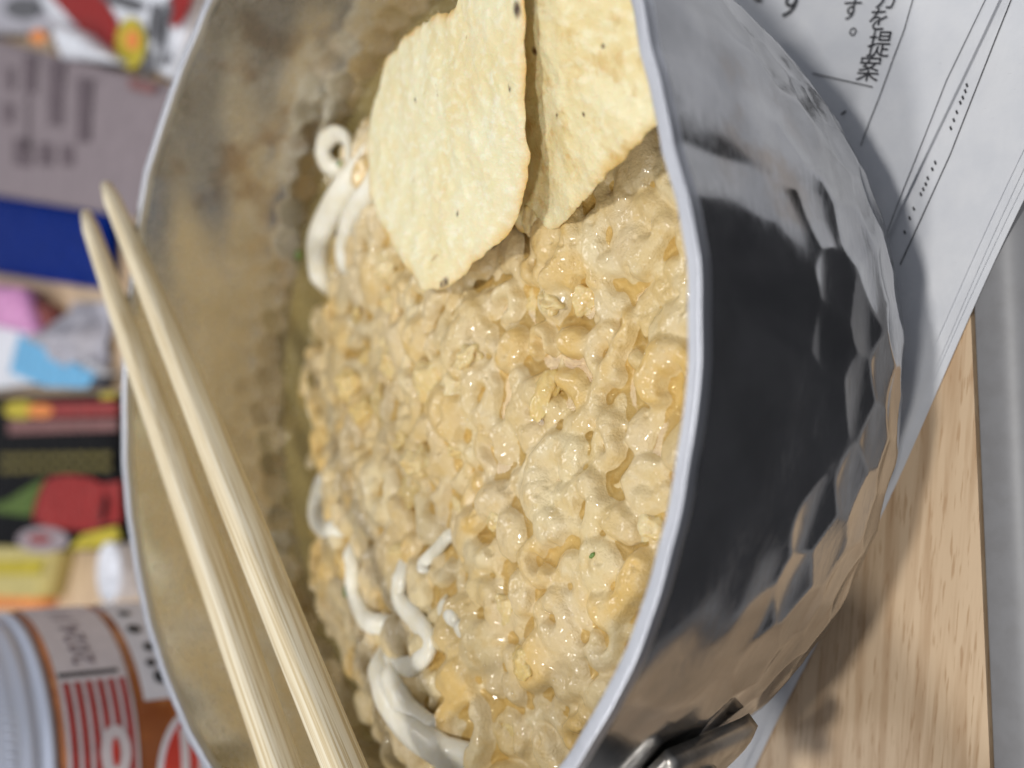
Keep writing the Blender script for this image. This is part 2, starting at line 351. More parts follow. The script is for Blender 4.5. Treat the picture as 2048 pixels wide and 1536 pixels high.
def shell(P, nz, sign, wd, ht, dep, zlo, zhi, jit, seed):
    q, u = resample(P, nz); dq = np.gradient(q, axis=0); nn = np.stack([dq[:, 1], -dq[:, 0]], 1); nn /= np.linalg.norm(nn, axis=1)[:, None]
    s2, t2 = np.meshgrid(u, th, indexing='ij'); r0 = q[:, 0][:, None]; z0 = q[:, 1][:, None] + 0 * t2
    d_ = cells(s2, t2, .083, wd, ht, jit, seed)
    fade = np.clip((zhi - z0) / .010, 0, 1) * np.clip((r0 - .052) / .006, 0, 1)
    disp = -dep * np.clip(1.25 - d_ ** 2, 0, 1.25) * fade
    lump = 0.00018 * np.sin(t2 * 23 + z0 * 150) * np.sin(t2 * 9 - z0 * 230 + 1)
    disp = disp + lump * np.clip((z0 - .01) / .02, 0, 1)
    r = r0 + nn[:, 0][:, None] * disp * sign + dR(t2, z0) ; z = z0 + nn[:, 1][:, None] * disp * sign
    return np.stack([r * np.cos(t2), r * np.sin(t2), z], -1)
Vo = shell(OUT, 190, 1,   .0114, .0086, .00046, 0, .060, .5, 3.1)
INN = OUT.copy(); INN[:, 0] = np.maximum(0, INN[:, 0] - .0019); INN[:, 1] = np.where(OUT[:, 1] < .012, OUT[:, 1] + .0019, OUT[:, 1]); INN[-1] = (.0877, .0780)
Vi = shell(INN, 190, -1,   .0070, .0060, .00025, 0, .058, .42, 8.2)
V = np.concatenate([Vo.reshape(-1, 3), Vi.reshape(-1, 3)]); Q = grid_quads(190, NT, True); nO = 190 * NT
# degenerate centre rows are fine: tiny quads at the axis
V[np.abs(V[:, 0]) + np.abs(V[:, 1]) < 1e-7] += 0
me = quadmesh(V, np.concatenate([Q[NT:], Q[NT:, ::-1] + nO]))
Vall = np.zeros(len(me.vertices) * 3, np.float32); me.vertices.foreach_get('co', Vall); Vall = Vall.reshape(-1, 3)
inner = (np.arange(len(Vall)) >= nO).astype(np.float32)
tv = np.degrees(np.arctan2(Vall[:, 1], Vall[:, 0])); zv = Vall[:, 2]
stain = inner * np.clip(1 - ((tv - 52) / 24) ** 2, 0, 1) * np.clip((zv - .040) / .012, 0, 1) * np.clip((.082 - zv) / .010, 0, 1)
stain = np.maximum(stain, inner * .35 * np.clip(1 - ((zv - .043) / .005) ** 2, 0, 1))
stain = np.maximum(stain, (1 - inner) * .55 * np.clip(1 - ((tv + 68) / 12) ** 2, 0, 1) * np.clip(1 - ((zv - .058) / .014) ** 2, 0, 1))
attr(me, 'inner', inner); attr(me, 'stain', stain)
link('body', me, M_ALU, pot)
# rolled lip
nl = 28; V = np.zeros((nl, NT, 3))
for k in range(nl):
    a = PI * 1.5 * k / (nl - 1) - PI * .25
    # flat-topped ground lip
    ca, sa = math.cos(a), math.sin(a); e = .38
    rr = .0012 * math.copysign(abs(ca) ** e, ca); zz = .0011 * math.copysign(abs(sa) ** e, sa)
    wob = .00006 * np.sin(th * 31) + .00004 * np.sin(th * 57 + 1) + .00006 * np.sin(th * 13 + 2)
    r = .08865 + rr + wob + dR(th, H); zt_ = H - .0011 + zz + .00005 * np.sin(th * 41 + .4) + .00006 * np.sin(th * 17)
    V[k] = np.stack([r * np.cos(th), r * np.sin(th), zt_], -1)
link('rim', quadmesh(V.reshape(-1, 3), grid_quads(nl, NT, True)[:, ::-1]), M_LIP, pot)
# handle bracket, socket and wooden handle leaving the frame at the left front
th0 = math.radians(-136.5); hd = np.array([math.cos(th0), math.sin(th0)]); ht_ = np.array([-hd[1], hd[0]])
def wall_r(z): return float(np.interp(z, OUT[:, 1], OUT[:, 0]))
def hp(r, t_, z): q = hd * r + ht_ * t_; return (q[0], q[1], z)
V = []; nu, nv = 26, 18
for lay in (0, 1):
    for i in range(nu):
        for j in range(nv):
            uu = -1 + 2 * i / (nu - 1); vv = -1 + 2 * j / (nv - 1)
            z_ = .0475 + vv * .0125 * (1 - .12 * uu * uu); ang = th0 + uu * .155
            rr = wall_r(z_) + (.0004 if lay == 0 else .0044 - .0015 * max(abs(uu), abs(vv)) ** 8)
            V.append((rr * math.cos(ang), rr * math.sin(ang), z_))
Q = grid_quads(nu, nv, False); N = nu * nv; sides = []
edge = [(i, 0) for i in range(nu)] + [(nu - 1, j) for j in range(1, nv)] + [(i, nv - 1) for i in range(nu - 2, -1, -1)] + [(0, j) for j in range(nv - 2, 0, -1)]
for k in range(len(edge)):
    a = edge[k][0] * nv + edge[k][1]; b = edge[(k + 1) % len(edge)]; b = b[0] * nv + b[1]; sides.append((a, b, b + N, a + N))
me = quadmesh(V, np.concatenate([Q, Q[:, ::-1] + N, np.array(sides)])); link('handle_bracket', me, M_CAST, pot)
def tube_mesh(pts, radii, n=20, flat_=1.0):
    V = []; pts = [Vector(p) for p in pts]; prev = None
    for i, p in enumerate(pts):
        d = (pts[min(i + 1, len(pts) - 1)] - pts[max(i - 1, 0)]).normalized()
        a = d.cross(Vector((0, 0, 1))) if prev is None else prev - d * prev.dot(d)
        if a.length < 1e-6: a = d.cross(Vector((1, 0, 0)))
        a.normalize(); prev = a; b = d.cross(a)
        for k in range(n):
            t_ = 2 * PI * k / n; V.append(p + a * math.cos(t_) * radii[i] + b * math.sin(t_) * radii[i] * flat_)
    m_ = len(pts); Fc = [(i * n + k, i * n + (k + 1) % n, (i + 1) * n + (k + 1) % n, (i + 1) * n + k) for i in range(m_ - 1) for k in range(n)]
    Fc += [tuple(range(n))[::-1], tuple(range((m_ - 1) * n, m_ * n))]
    return mesh(V, Fc)
link('handle_socket', tube_mesh([hp(.0885, -.0085, .0440), hp(.094, -.009, .0445), hp(.104, -.010, .047), hp(.128, -.012, .053)], [.0075, .0085, .0105, .0125]), M_CAST, pot)
link('handle', tube_mesh([hp(.1275, -.012, .0529), hp(.129, -.012, .0533), hp(.18, -.016, .066), hp(.245, -.022, .082), hp(.255, -.0225, .084)], [.012, .0150, .0155, .0170, .012]), M_HWOOD, pot)
for t_ in (-.0078, .0078):
    link('rivet', tube_mesh([hp(.0868 + .002, t_, .0475), hp(.0868 + .0050, t_, .0475), hp(.0868 + .0058, t_, .0475)], [.0026, .0026, .0012], 16), M_CAST, pot)

# ------------------------------------------------------------------ broth
SZ = 0.0402
rs = float(np.interp(SZ, INN[:, 1], INN[:, 0])) + .0006
a = np.linspace(0, 2 * PI, 120, endpoint=False)
br = link('noodle_broth', mesh([(0, 0, SZ)] + [((rs + dR(t_, SZ)) * math.cos(t_), (rs + dR(t_, SZ)) * math.sin(t_), SZ) for t_ in a], [(0, 1 + i, 1 + (i + 1) % 120) for i in range(120)]), M_BROTH)
tag(br, 'clear golden broth showing along the far wall of the saucepan', 'broth')

# ------------------------------------------------------------------ soaked tempura crumbs
def zf(x, y):
    t_ = np.clip((.076 - y) / .12, 0, 1); base = .0385 + .0205 * (1 - (1 - t_) ** 2)
    rr = np.hypot(x, y); base = base - .008 * np.clip((rr - .072) / .012, 0, 1) ** 2
    base = base - .010 * np.clip((x - .050) / .02, 0, 1) * np.clip((y + .03) / .03, 0, 1)
    return base + .0016 * np.sin(x * 95 + 1.2) * np.cos(y * 80 + .4)
topping = thing('tempura_crumb_topping', 'thick layer of soaked golden tempura crumbs floating over the noodles', 'tempura crumbs', (0, 0, .04))
R_IN = .0812
NG = 700; GX = np.linspace(-R_IN, R_IN, NG); GD = GX[1] - GX[0]; X, Y = np.meshgrid(GX, GX, indexing='ij')
HF = zf(X, Y) - .0048; ID = -np.ones((NG, NG), int); TONE = np.full((NG, NG), .35); GOLD = np.zeros((NG, NG))
def gauss(A, sig):
    r_ = max(1, int(3 * sig)); k_ = np.exp(-.5 * (np.arange(-r_, r_ + 1) / sig) ** 2); k_ /= k_.sum()
    for ax_ in (0, 1): A = sum(kk * np.roll(A, d_, ax_) for kk, d_ in zip(k_, range(-r_, r_ + 1)))
    return A
def vnoise(freq, seed):
    """smooth value noise on the food grid, wavelength 1/freq metres"""
    r_ = np.random.default_rng(seed); c_ = int(2 * R_IN * freq) + 3; G = r_.uniform(-1, 1, (c_ + 1, c_ + 1)); u = (X + R_IN) * freq; v = (Y + R_IN) * freq
    i = u.astype(int); j = v.astype(int); fu = u - i; fv = v - j; fu = fu * fu * (3 - 2 * fu); fv = fv * fv * (3 - 2 * fv)
    return (G[i, j] * (1 - fu) + G[i + 1, j] * fu) * (1 - fv) + (G[i, j + 1] * (1 - fu) + G[i + 1, j + 1] * fu) * fv
N_A, N_B, N_C, N_D, N_A2, N_D2 = gauss(vnoise(260, 1), 4), gauss(vnoise(520, 2), 2), vnoise(1100, 3), gauss(vnoise(150, 4), 6), gauss(vnoise(260, 5), 4), gauss(vnoise(150, 6), 6)
def gi(x): return int(round((x + R_IN) / GD))
def stamp(cx, cy, size, kind, zc, cid, tone, gold, rot):
    w_ = size * .75; i0, i1 = max(0, gi(cx - w_)), min(NG, gi(cx + w_) + 1); j0, j1 = max(0, gi(cy - w_)), min(NG, gi(cy + w_) + 1)
    if i1 - i0 < 3 or j1 - j0 < 3: return
    sl = (slice(i0, i1), slice(j0, j1)); wx = (N_A[sl] * .05 + N_D[sl] * .09) * size; wy = (N_A2[sl] * .05 - N_D2[sl] * .09) * size
    dx = X[sl] - cx + wx; dy = Y[sl] - cy + wy; c_, s_ = math.cos(rot), math.sin(rot); lx = dx * c_ + dy * s_; ly = -dx * s_ + dy * c_
    if kind == 'puff':
        asp = .62 + .35 * ((cid * 7) % 10) / 10; d2 = (lx / (size * .46)) ** 2 + (ly / (size * .46 * asp)) ** 2
        h_ = size * .34 * np.clip(1 - d2, 0, 1) ** .5; ok = d2 < 1
        if cid % 3 == 0: h_ = h_ - size * .10 * np.clip(1 - ((lx - size * .06) ** 2 + ly ** 2) / (size * .15) ** 2, 0, 1)
    else:
        arc = {'ring': PI, 'curl': 1.75 + .5 * ((cid * 3) % 5) / 5, 'worm': .85}[kind]; R0 = {'ring': .27, 'curl': .29, 'worm': .5}[kind] * size; tr_ = {'ring': .185, 'curl': .165, 'worm': .17}[kind] * size
        if kind == 'worm': lx = lx + R0
        a_ = np.arctan2(ly, lx); ac = np.clip(a_, -arc, arc); tr_ = tr_ * (1 + .16 * np.sin(a_ * 2.3 + cid) + .10 * np.sin(a_ * 5 + cid * 2))
        d_ = np.hypot(lx - R0 * np.cos(ac), ly - R0 * np.sin(ac)) / tr_; h_ = tr_ * 1.15 * np.clip(1 - d_ ** 2, 0, 1) ** .5 + .06 * size * np.sin(a_ + cid); ok = d_ < 1
    tx, ty = rng.normal(0, .13, 2); h_ = zc + h_ + tx * dx + ty * dy
    up_ = ok & (h_ > HF[sl]); HF[sl] = np.where(up_, h_, HF[sl]); ID[sl] = np.where(up_, cid, ID[sl]); TONE[sl] = np.where(up_, tone, TONE[sl]); GOLD[sl] = np.where(up_, gold, GOLD[sl])
for _ in range(1400):                                    # small mush between the crumbs
    bx, by = rng.uniform(-R_IN, R_IN, 2)
    if math.hypot(bx, by) < R_IN: stamp(bx, by, rng.uniform(.003, .0065), 'puff', float(zf(bx, by)) - .0045 + rng.uniform(-.0008, .0012), -1, rng.uniform(.1, .6), 0, rng.uniform(0, 6.3))
pts = []; tries = 0; mind = .0080
while len(pts) < 280 and tries < 40000:
    tries += 1; p = rng.uniform(-.078, .078, 2)
    if math.hypot(*p) > .0765 or p[1] < -.070: continue
    if all((p[0] - q[0]) ** 2 + (p[1] - q[1]) ** 2 > mind ** 2 for q in pts): pts.append(p)
    if tries % 3000 == 0: mind *= .95
for i, p in enumerate(pts):
    kd = ('puff', 'curl', 'puff', 'curl', 'ring', 'worm', 'puff', 'curl', 'ring', 'worm')[int(rng.integers(0, 10))]
    gold = 1.0 if rng.random() < .17 else 0.0; size = rng.uniform(.0078, .0152)
    zc = float(zf(*p)) - .0030 + rng.uniform(-.0012, .0012) + (.0016 if gold else 0)
    stamp(p[0], p[1], size, kd, zc, i, rng.uniform(0, 1), gold * rng.uniform(.4, 1.0), rng.uniform(0, 6.3))
for _ in range(420):                                     # small lumps riding on the crumbs, part of the crumb they sit on
    bx, by = rng.uniform(-R_IN * .97, R_IN * .97, 2)
    if math.hypot(bx, by) > R_IN * .97: continue
    i, j = gi(bx), gi(by); sz = rng.uniform(.0014, .0036); stamp(bx, by, sz, 'puff', HF[i, j] - sz * .13, int(ID[i, j]), float(np.clip(TONE[i, j] + rng.normal(0, .18), 0, 1)), float(GOLD[i, j]), rng.uniform(0, 6.3))
BASE_ = zf(X, Y) - .0015; HF = BASE_ + (HF - BASE_) * .54; HF = gauss(HF, 1.9); TONE = gauss(TONE, 2.5); GOLD = gauss(GOLD, 3.0)
HF = HF + .00024 * N_B + .00009 * gauss(N_C, 1) + .00003 * vnoise(2100, 9)
for _ in range(420):                                     # pores where frying bubbles burst
    bx, by = rng.uniform(-R_IN * .95, R_IN * .95, 2); rp_ = rng.uniform(.0003, .0008); i0, i1, j0, j1 = gi(bx - 3 * rp_), gi(bx + 3 * rp_) + 1, gi(by - 3 * rp_), gi(by + 3 * rp_) + 1
    if min(i0, j0) < 0 or max(i1, j1) > NG: continue
    HF[i0:i1, j0:j1] -= rp_ * .9 * np.exp(-((X[i0:i1, j0:j1] - bx) ** 2 + (Y[i0:i1, j0:j1] - by) ** 2) / rp_ ** 2)
rr = np.hypot(X, Y); ang = np.arctan2(Y, X)
lim = R_IN - .0022 + .0022 * np.sin(ang * 11) + .0016 * np.sin(ang * 27 + 1)
HF = HF - np.clip((rr - lim) * 3.0, 0, .012)
gxn, gyn = np.gradient(HF, GD); NRM = np.stack([-gxn, -gyn, np.ones_like(HF)], -1); NRM /= np.linalg.norm(NRM, axis=-1)[..., None]
def hf(x, y): return float(HF[min(NG - 1, max(0, gi(x))), min(NG - 1, max(0, gi(y)))])
QA = grid_quads(NG, NG, False)[:, ::-1]; keep = (rr.ravel()[QA].max(1) < R_IN); QA = QA[keep]; fid = ID.ravel()[QA[:, 0]]
VA = np.stack([X.ravel(), Y.ravel(), HF.ravel() - .04], 1); NA = NRM.reshape(-1, 3); TA = TONE.ravel(); GA = GOLD.ravel()
order = np.argsort(fid, kind='stable'); QA = QA[order]; fid = fid[order]; cuts = np.flatnonzero(np.diff(fid)) + 1
for q in np.split(QA, cuts):
    idv = ID.ravel()[q[0, 0]]; used, inv = np.unique(q, return_inverse=True)
    if idv >= 0 and len(q) < 12: continue
    me = quadmesh(VA[used], inv.reshape(-1, 4)); attr(me, 'tone', TA[used]); attr(me, 'gold', GA[used])
    o = link('crumb' if idv >= 0 else 'crumb_mass', me, M_CRUMB, topping)
    me.normals_split_custom_set_from_vertices([tuple(v) for v in NA[used]])
    if idv < 0: o['kind'] = 'stuff'

# craggy loose crumbs standing out of the layer, each a closed piece of its own
loose = []
for i in range(9):
    bm = bmesh.new(); bmesh.ops.create_icosphere(bm, subdivisions=4, radius=.5); sd = 11.3 + i * 4.7; sx_, sy_, sz_ = random.uniform(.85, 1.15), random.uniform(.6, .95), random.uniform(.42, .6)
    for v in bm.verts:
        d_ = v.co.normalized(); k_ = 1 + .38 * noise.noise(d_ * 1.6 + Vector((sd, 0, 0))) + .15 * noise.noise(d_ * 3.0 + Vector((0, sd, 0))) + .03 * noise.noise(d_ * 7 + Vector((0, 0, sd)))
        v.co = Vector((v.co.x * sx_, v.co.y * sy_, v.co.z * sz_)) * k_ * .0085
    me = bpy.data.meshes.new('m'); bm.to_mesh(me); bm.free(); me.shade_smooth(); me.materials.append(M_LOOSE); loose.append(me)
GOLDS = [(940, 715), (1000, 1030), (1012, 1222), (1085, 790), (850, 760), (720, 600), (905, 770), (730, 730), (760, 880), (1150, 590), (1060, 600), (790, 690), (880, 1010), (700, 800), (820, 920), (1290, 1050)]
lp_ = [at(x, y, .057)[:2] for x, y in GOLDS]
while len(lp_) < 30:
    p = rng.uniform(-.07, .07, 2)
    if math.hypot(*p) < .070 and p[1] > -.062 and not (p[0] > .03 and p[1] < .04): lp_.append(p)
for i, p in enumerate(lp_):
    o = bpy.data.objects.new('crumb', loose[i % len(loose)]); COL.objects.link(o); o.parent = topping; sc = rng.uniform(.62, 1.15)
    o.location = (p[0], p[1], hf(*p) - .04 - .0009); o.scale = (sc, sc, sc * rng.uniform(.8, 1.1)); o.rotation_euler = (rng.normal(0, .3), rng.normal(0, .3), rng.uniform(0, 6.3))
# amber broth standing in the hollows between the crumbs
nf = 140; fx = np.linspace(-R_IN, R_IN, nf); FX, FY = np.meshgrid(fx, fx, indexing='ij'); FZ = gauss(HF, 14)
V = [(x_, y_, FZ[gi(x_), gi(y_)] - .00095) for x_, y_ in zip(FX.ravel(), FY.ravel())]; Q = grid_quads(nf, nf, False)[:, ::-1]; fr_ = np.hypot(FX, FY).ravel(); Q = Q[fr_[Q].max(1) < .0775]
used, inv = np.unique(Q, return_inverse=True); link('broth_film', quadmesh(np.array(V)[used], inv.reshape(-1, 4)), M_FILM, br)

# ------------------------------------------------------------------ udon noodles
def smooth_path(P, n):
    P = np.array(P, float); t_ = np.arange(len(P)); u = np.linspace(0, len(P) - 1, n); out = []
    for x in u:
        i = min(int(x), len(P) - 2); f = x - i; p0 = P[max(i - 1, 0)]; p1 = P[i]; p2 = P[i + 1]; p3 = P[min(i + 2, len(P) - 1)]
        out.append(.5 * ((2 * p1) + (-p0 + p2) * f + (2 * p0 - 5 * p1 + 4 * p2 - p3) * f * f + (-p0 + 3 * p1 - 3 * p2 + p3) * f ** 3))
    return np.array(out)
def noodle(px, zs, wd, label, thick=.62, sink=.10):
    def on_food(x, y, z):
        if sink is None: return at(x, y, z)
        for _ in range(14): q_ = at(x, y, z); z = z + .6 * (max(hf(q_[0], q_[1]), SZ - .0008) + wd * sink - z)
        return at(x, y, z)
    P = smooth_path([on_food(x, y, z) for (x, y), z in zip(px, zs)], 44)
    for _ in range(60): P[1:-1, 2] = (P[:-2, 2] + 2 * P[1:-1, 2] + P[2:, 2]) / 4
    P[:, 2] -= wd * .9 * np.clip(1 - np.minimum(np.arange(len(P)), np.arange(len(P))[::-1]) / 7, 0, 1)
    n_ = len(P); rad = [wd / 2 * (1 if 0 < i < n_ - 1 else .75) * (1 + .02 * math.sin(i * .5)) for i in range(n_)]
    b = P[n_ // 2].copy(); o = link('udon_noodle', tube_mesh([tuple(p - b) for p in P], rad, 18, thick), M_UDON); o.location = b
    return tag(o, label, 'noodle', 'udon noodles in the broth')
noodle([(690, 345), (655, 330), (646, 295), (672, 268), (700, 285), (700, 330), (730, 370)], [.0415, .043, .0435, .044, .045, .047, .047], .0044, 'small looped white noodle near the far wall beside the chip', sink=None)
noodle([(790, 260), (730, 330), (680, 390), (640, 470), (636, 540), (650, 590)], [.048, .0485, .0475, .0455, .0430, .039], .0084, 'broad white noodle curving from under the front chip to the broth', sink=None)
noodle([(770, 300), (735, 370), (700, 440), (690, 510), (700, 560)], [.042, .044, .044, .043, .041], .0055, 'white noodle beside the broad one, half hidden by the front chip')
noodle([(660, 930), (640, 985), (635, 1030), (655, 1055), (690, 1050)], [.040, .042, .0425, .043, .042], .0050, 'short white noodle tip dipping into broth at the middle of far edge')
noodle([(690, 1080), (700, 1130), (712, 1185), (735, 1235), (775, 1260)], [.043, .046, .0465, .046, .044], .0046, 'thin white noodle arching among the crumbs left of the loop')
noodle([(790, 1090), (795, 1150), (805, 1200), (838, 1240), (845, 1290), (815, 1335), (770, 1320), (745, 1285)], [.046, .0495, .0495, .0495, .0495, .049, .048, .046], .0046, 'white noodle bent into a wide hook on the crumbs')
noodle([(745, 1300), (752, 1350), (775, 1400), (815, 1450), (870, 1500), (930, 1540)], [.0435, .045, .0455, .0455, .0455, .045], .0068, 'thick white noodle along the left wall of the saucepan')
noodle([(770, 1330), (790, 1390), (835, 1440), (890, 1480)], [.044, .047, .0475, .046], .0060, 'second thick white noodle lying inside the outermost one')
noodle([(905, 1060), (878, 1095), (850, 1125), (838, 1155)], [.050, .053, .0525, .049], .0028, 'thin pale noodle sliver poking up between crumbs', sink=.0)
noodle([(880, 1200), (895, 1235), (925, 1258), (965, 1268)], [.050, .0525, .053, .050], .0036, 'short pale noodle end beside the golden crumb', sink=.0)
# spring onion flecks
M_GREEN = flat('spring_onion', (.12, .22, .03), .35, Coat_Weight=.4)
for (x, y, z, s, lab) in ((604, 505, .0395, .0034, 'largest green onion fleck floating in broth beside the broad noodle'), (692, 1183, .0475, .0022, 'green onion fleck by the thin arching noodle'), (1168, 1112, .0615, .0009, 'tiny green onion fleck on crumbs near the rim'), (765, 1340, .0475, .0013, 'tiny green onion fleck on the thick left noodle'), (690, 330, .0455, .0016, 'green onion fleck inside the small noodle loop')):
    p = at(x, y, z); p = np.array([p[0], p[1], max(hf(p[0], p[1]), SZ) + s * .15]); bm = bmesh.new(); bmesh.ops.create_icosphere(bm, subdivisions=2, radius=.5)
    for v in bm.verts: v.co = Vector((v.co.x * s * 1.5, v.co.y * s * .7, v.co.z * s * .5)) * (1 + .4 * noise.noise(v.co * 3 + Vector((x, y, 0))))
    me = bpy.data.meshes.new('m'); bm.to_mesh(me); bm.free(); o = link('spring_onion', me, M_GREEN); o.location = p; o.rotation_euler = (.3, .2, x)
    tag(o, lab, 'spring onion', 'spring onion flecks')

# ------------------------------------------------------------------ potato chips
def chip(name, outline, ctrl, center, label, bend, seed, spots=()):
    """outline in photo pixels laid on the chip's own leaning plane (three 3-D points), then curled and given thickness"""
    A, B, C_ = [at(*c_) for c_ in ctrl]; nrm = np.cross(B - A, C_ - A); nrm /= np.linalg.norm(nrm)
    if nrm @ (CAM - A) < 0: nrm = -nrm
    ax = (B - A) / np.linalg.norm(B - A); ay = np.cross(nrm, ax)
    def loc(x, y):
        D = ray(x, y); t_ = ((A - CAM) @ nrm) / (D @ nrm); q = CAM + D * t_ - A; return np.array([q @ ax, q @ ay])
    ol = np.array([loc(*p) for p in outline]); ce = loc(*center)
    olc = np.concatenate([ol, ol[:1]]); seg = np.concatenate([[0], np.cumsum(np.hypot(*np.diff(olc, axis=0).T))])
    no, nr = 300, 64; u = np.linspace(0, seg[-1], no, endpoint=False)
    ring = np.stack([np.interp(u, seg, olc[:, 0]), np.interp(u, seg, olc[:, 1])], 1)
    for _ in range(3): ring = (np.roll(ring, 1, 0) + 2 * ring + np.roll(ring, -1, 0)) / 4
    jag = np.array([.00035 * noise.noise(Vector((p[0] * 900, p[1] * 900, seed))) + .0005 * noise.noise(Vector((p[0] * 300, p[1] * 300, seed))) for p in ring])
    dv = ring - ce; ring = ring + dv / np.linalg.norm(dv, axis=1)[:, None] * jag[:, None]
    sz = np.abs(ring - ce).max(); edge_len = np.linalg.norm(ring - ce, axis=1)
    V = []; ed_ = []; sp = []; spl = [(loc(x, y), r_) for x, y, r_ in spots]
    for lay in (1, 0):
        for k in range(nr):
            f = (k + .02) / (nr - 1 + .02)
            for i in range(no):
                p = ce + (ring[i] - ce) * f; x_, y_ = (p - ce) / sz
                off = bend(x_, y_) + .00045 * noise.noise(Vector((p[0] * 170, p[1] * 170, seed))) + .00016 * noise.noise(Vector((p[0] * 520, p[1] * 420, seed)))
                th_ = .0004 * (1 - max(0, (f - .93) / .07) ** 2 * .85); off += th_ if lay else -th_
                q = A + ax * p[0] + ay * p[1] + nrm * off; V.append(q)
                dd = (1 - f) * edge_len[i]; ed_.append(max(0, 1 - dd / .0027) ** 1.5 * (.5 + .7 * max(0, noise.noise(Vector((p[0] * 120, p[1] * 120, seed + 4))) + .35)))
                s_ = 0
                for (sp_, r_) in spl:
                    d_ = np.hypot(p[0] - sp_[0], (p[1] - sp_[1])) / r_; s_ = max(s_, min(1, max(0, 1.6 - d_ * 1.3)))
                sp.append(s_)
    V = np.array(V); b = V.mean(0); Q = grid_quads(nr, no, True); N = nr * no
    cap = np.stack([np.full(no // 2 - 1, 0), np.arange(1, no // 2), np.arange(2, no // 2 + 1), np.arange(2, no // 2 + 1)], 1)
    last = (nr - 1) * no; ii = np.arange(no); rim_ = np.stack([last + ii, last + (ii + 1) % no, N + last + (ii + 1) % no, N + last + ii], 1)
    me = quadmesh(V - b, np.concatenate([Q, Q[:, ::-1] + N, rim_]))
    if len(me.vertices) == len(V): attr(me, 'edge', np.clip(ed_, 0, 1)); attr(me, 'spot', sp)
    o = link(name, me, M_CHIP2 if seed > 5 else M_CHIP); o.location = b
    return tag(o, label, 'potato chip', 'potato chips standing in the soup')
bend1 = lambda x, y: .0040 * (x * x) - .0046 * y * y + .0012 * math.sin(x * 3 + y * 2)
chip('potato_chip', [(1092, -130), (1090, -40), (1085, 40), (1074, 110), (1056, 200), (1046, 280), (1040, 335), (1022, 400), (1002, 445), (980, 478), (952, 508), (944, 520), (934, 522), (922, 545), (905, 568), (888, 578), (872, 576), (856, 582), (838, 550), (800, 495), (762, 432), (738, 380), (722, 320), (716, 240), (722, 205), (735, 170), (742, 128), (756, 108), (782, 98), (790, 76), (820, 58), (860, 42), (900, 26), (930, 22), (940, 0), (955, -60), (980, -130)],
     [(872, 575, .0602), (1060, -40, .0782), (720, 225, .0578)], (905, 260), 'pale front potato chip with a dark spot at its lower tip', bend1, 2.7,
     [(894, 563, .0009), (888, 570, .0007), (1073, 20, .0013), (1033, 178, .0005), (910, 428, .0005), (834, 200, .0005),])
bend2 = lambda x, y: -.0030 * x * x + .0022 * y * y + .0010 * math.sin(x * 4 + 1)
chip('potato_chip', [(1272, -140), (1280, -40), (1298, 60), (1320, 140), (1330, 215), (1322, 246), (1290, 280), (1255, 320), (1225, 345), (1190, 382), (1150, 418), (1118, 448), (1090, 466), (1066, 476), (1040, 480), (1015, 474), (1000, 462), (985, 430), (990, 330), (1000, 220), (1020, 100), (1040, -20), (1060, -140)],
     [(1050, 475, .0602), (1322, 225, .0720), (1110, 0, .0772)], (1150, 170), 'rear yellow potato chip tucked between the front chip and near rim', bend2, 6.1,
     [(1080, 100, .0007), (1180, 225, .0004), (1120, 230, .0004), (1215, 90, .0004)])

# ------------------------------------------------------------------ droplets of fat on the crumbs (found by dropping a ray on the food)
ico = bmesh.new(); bmesh.ops.create_icosphere(ico, subdivisions=2, radius=1); IV = np.array([v.co[:] for v in ico.verts]); IF = np.array([[v.index for v in f.verts] for f in ico.faces]); ico.free()
DV = []; DF = []; k = 0
while k < 760:
    cx_, cy_ = rng.uniform(-.074, .074), rng.uniform(-.070, .074)
    if math.hypot(cx_, cy_) > .076: continue
    dr_ = rng.uniform(0, PI)
    for q in range(int(rng.integers(1, 8))):
        x_, y_ = cx_ + math.cos(dr_) * rng.normal(0, .0018) + rng.normal(0, .0004), cy_ + math.sin(dr_) * rng.normal(0, .0018) + rng.normal(0, .0004)
        if math.hypot(x_, y_) > .077: continue
        r_ = rng.uniform(.00020, .00045) if rng.random() < .93 else rng.uniform(.0005, .0007)
        DF.append(IF + len(IV) * len(DV)); DV.append(IV * np.array([r_, r_, r_ * .5]) + np.array([x_, y_, hf(x_, y_) + r_ * .1])); k += 1
for _ in range(34):                                      # bubbles along the broth line at the far wall
    a_ = math.radians(rng.uniform(55, 175)); q_ = rng.uniform(.0800, .0828); r_ = rng.uniform(.0004, .0010)
    DF.append(IF + len(IV) * len(DV)); DV.append(IV * r_ + np.array([q_ * math.cos(a_), q_ * math.sin(a_), SZ + r_ * .2]))
me = mesh(np.concatenate(DV), [tuple(int(z_) for z_ in f) for f in np.concatenate(DF)])
o = link('fat_droplets', me, M_DROP); o['kind'] = 'stuff'
tag(o, 'tiny clear fat droplets glistening all over the soaked crumbs', 'droplets')

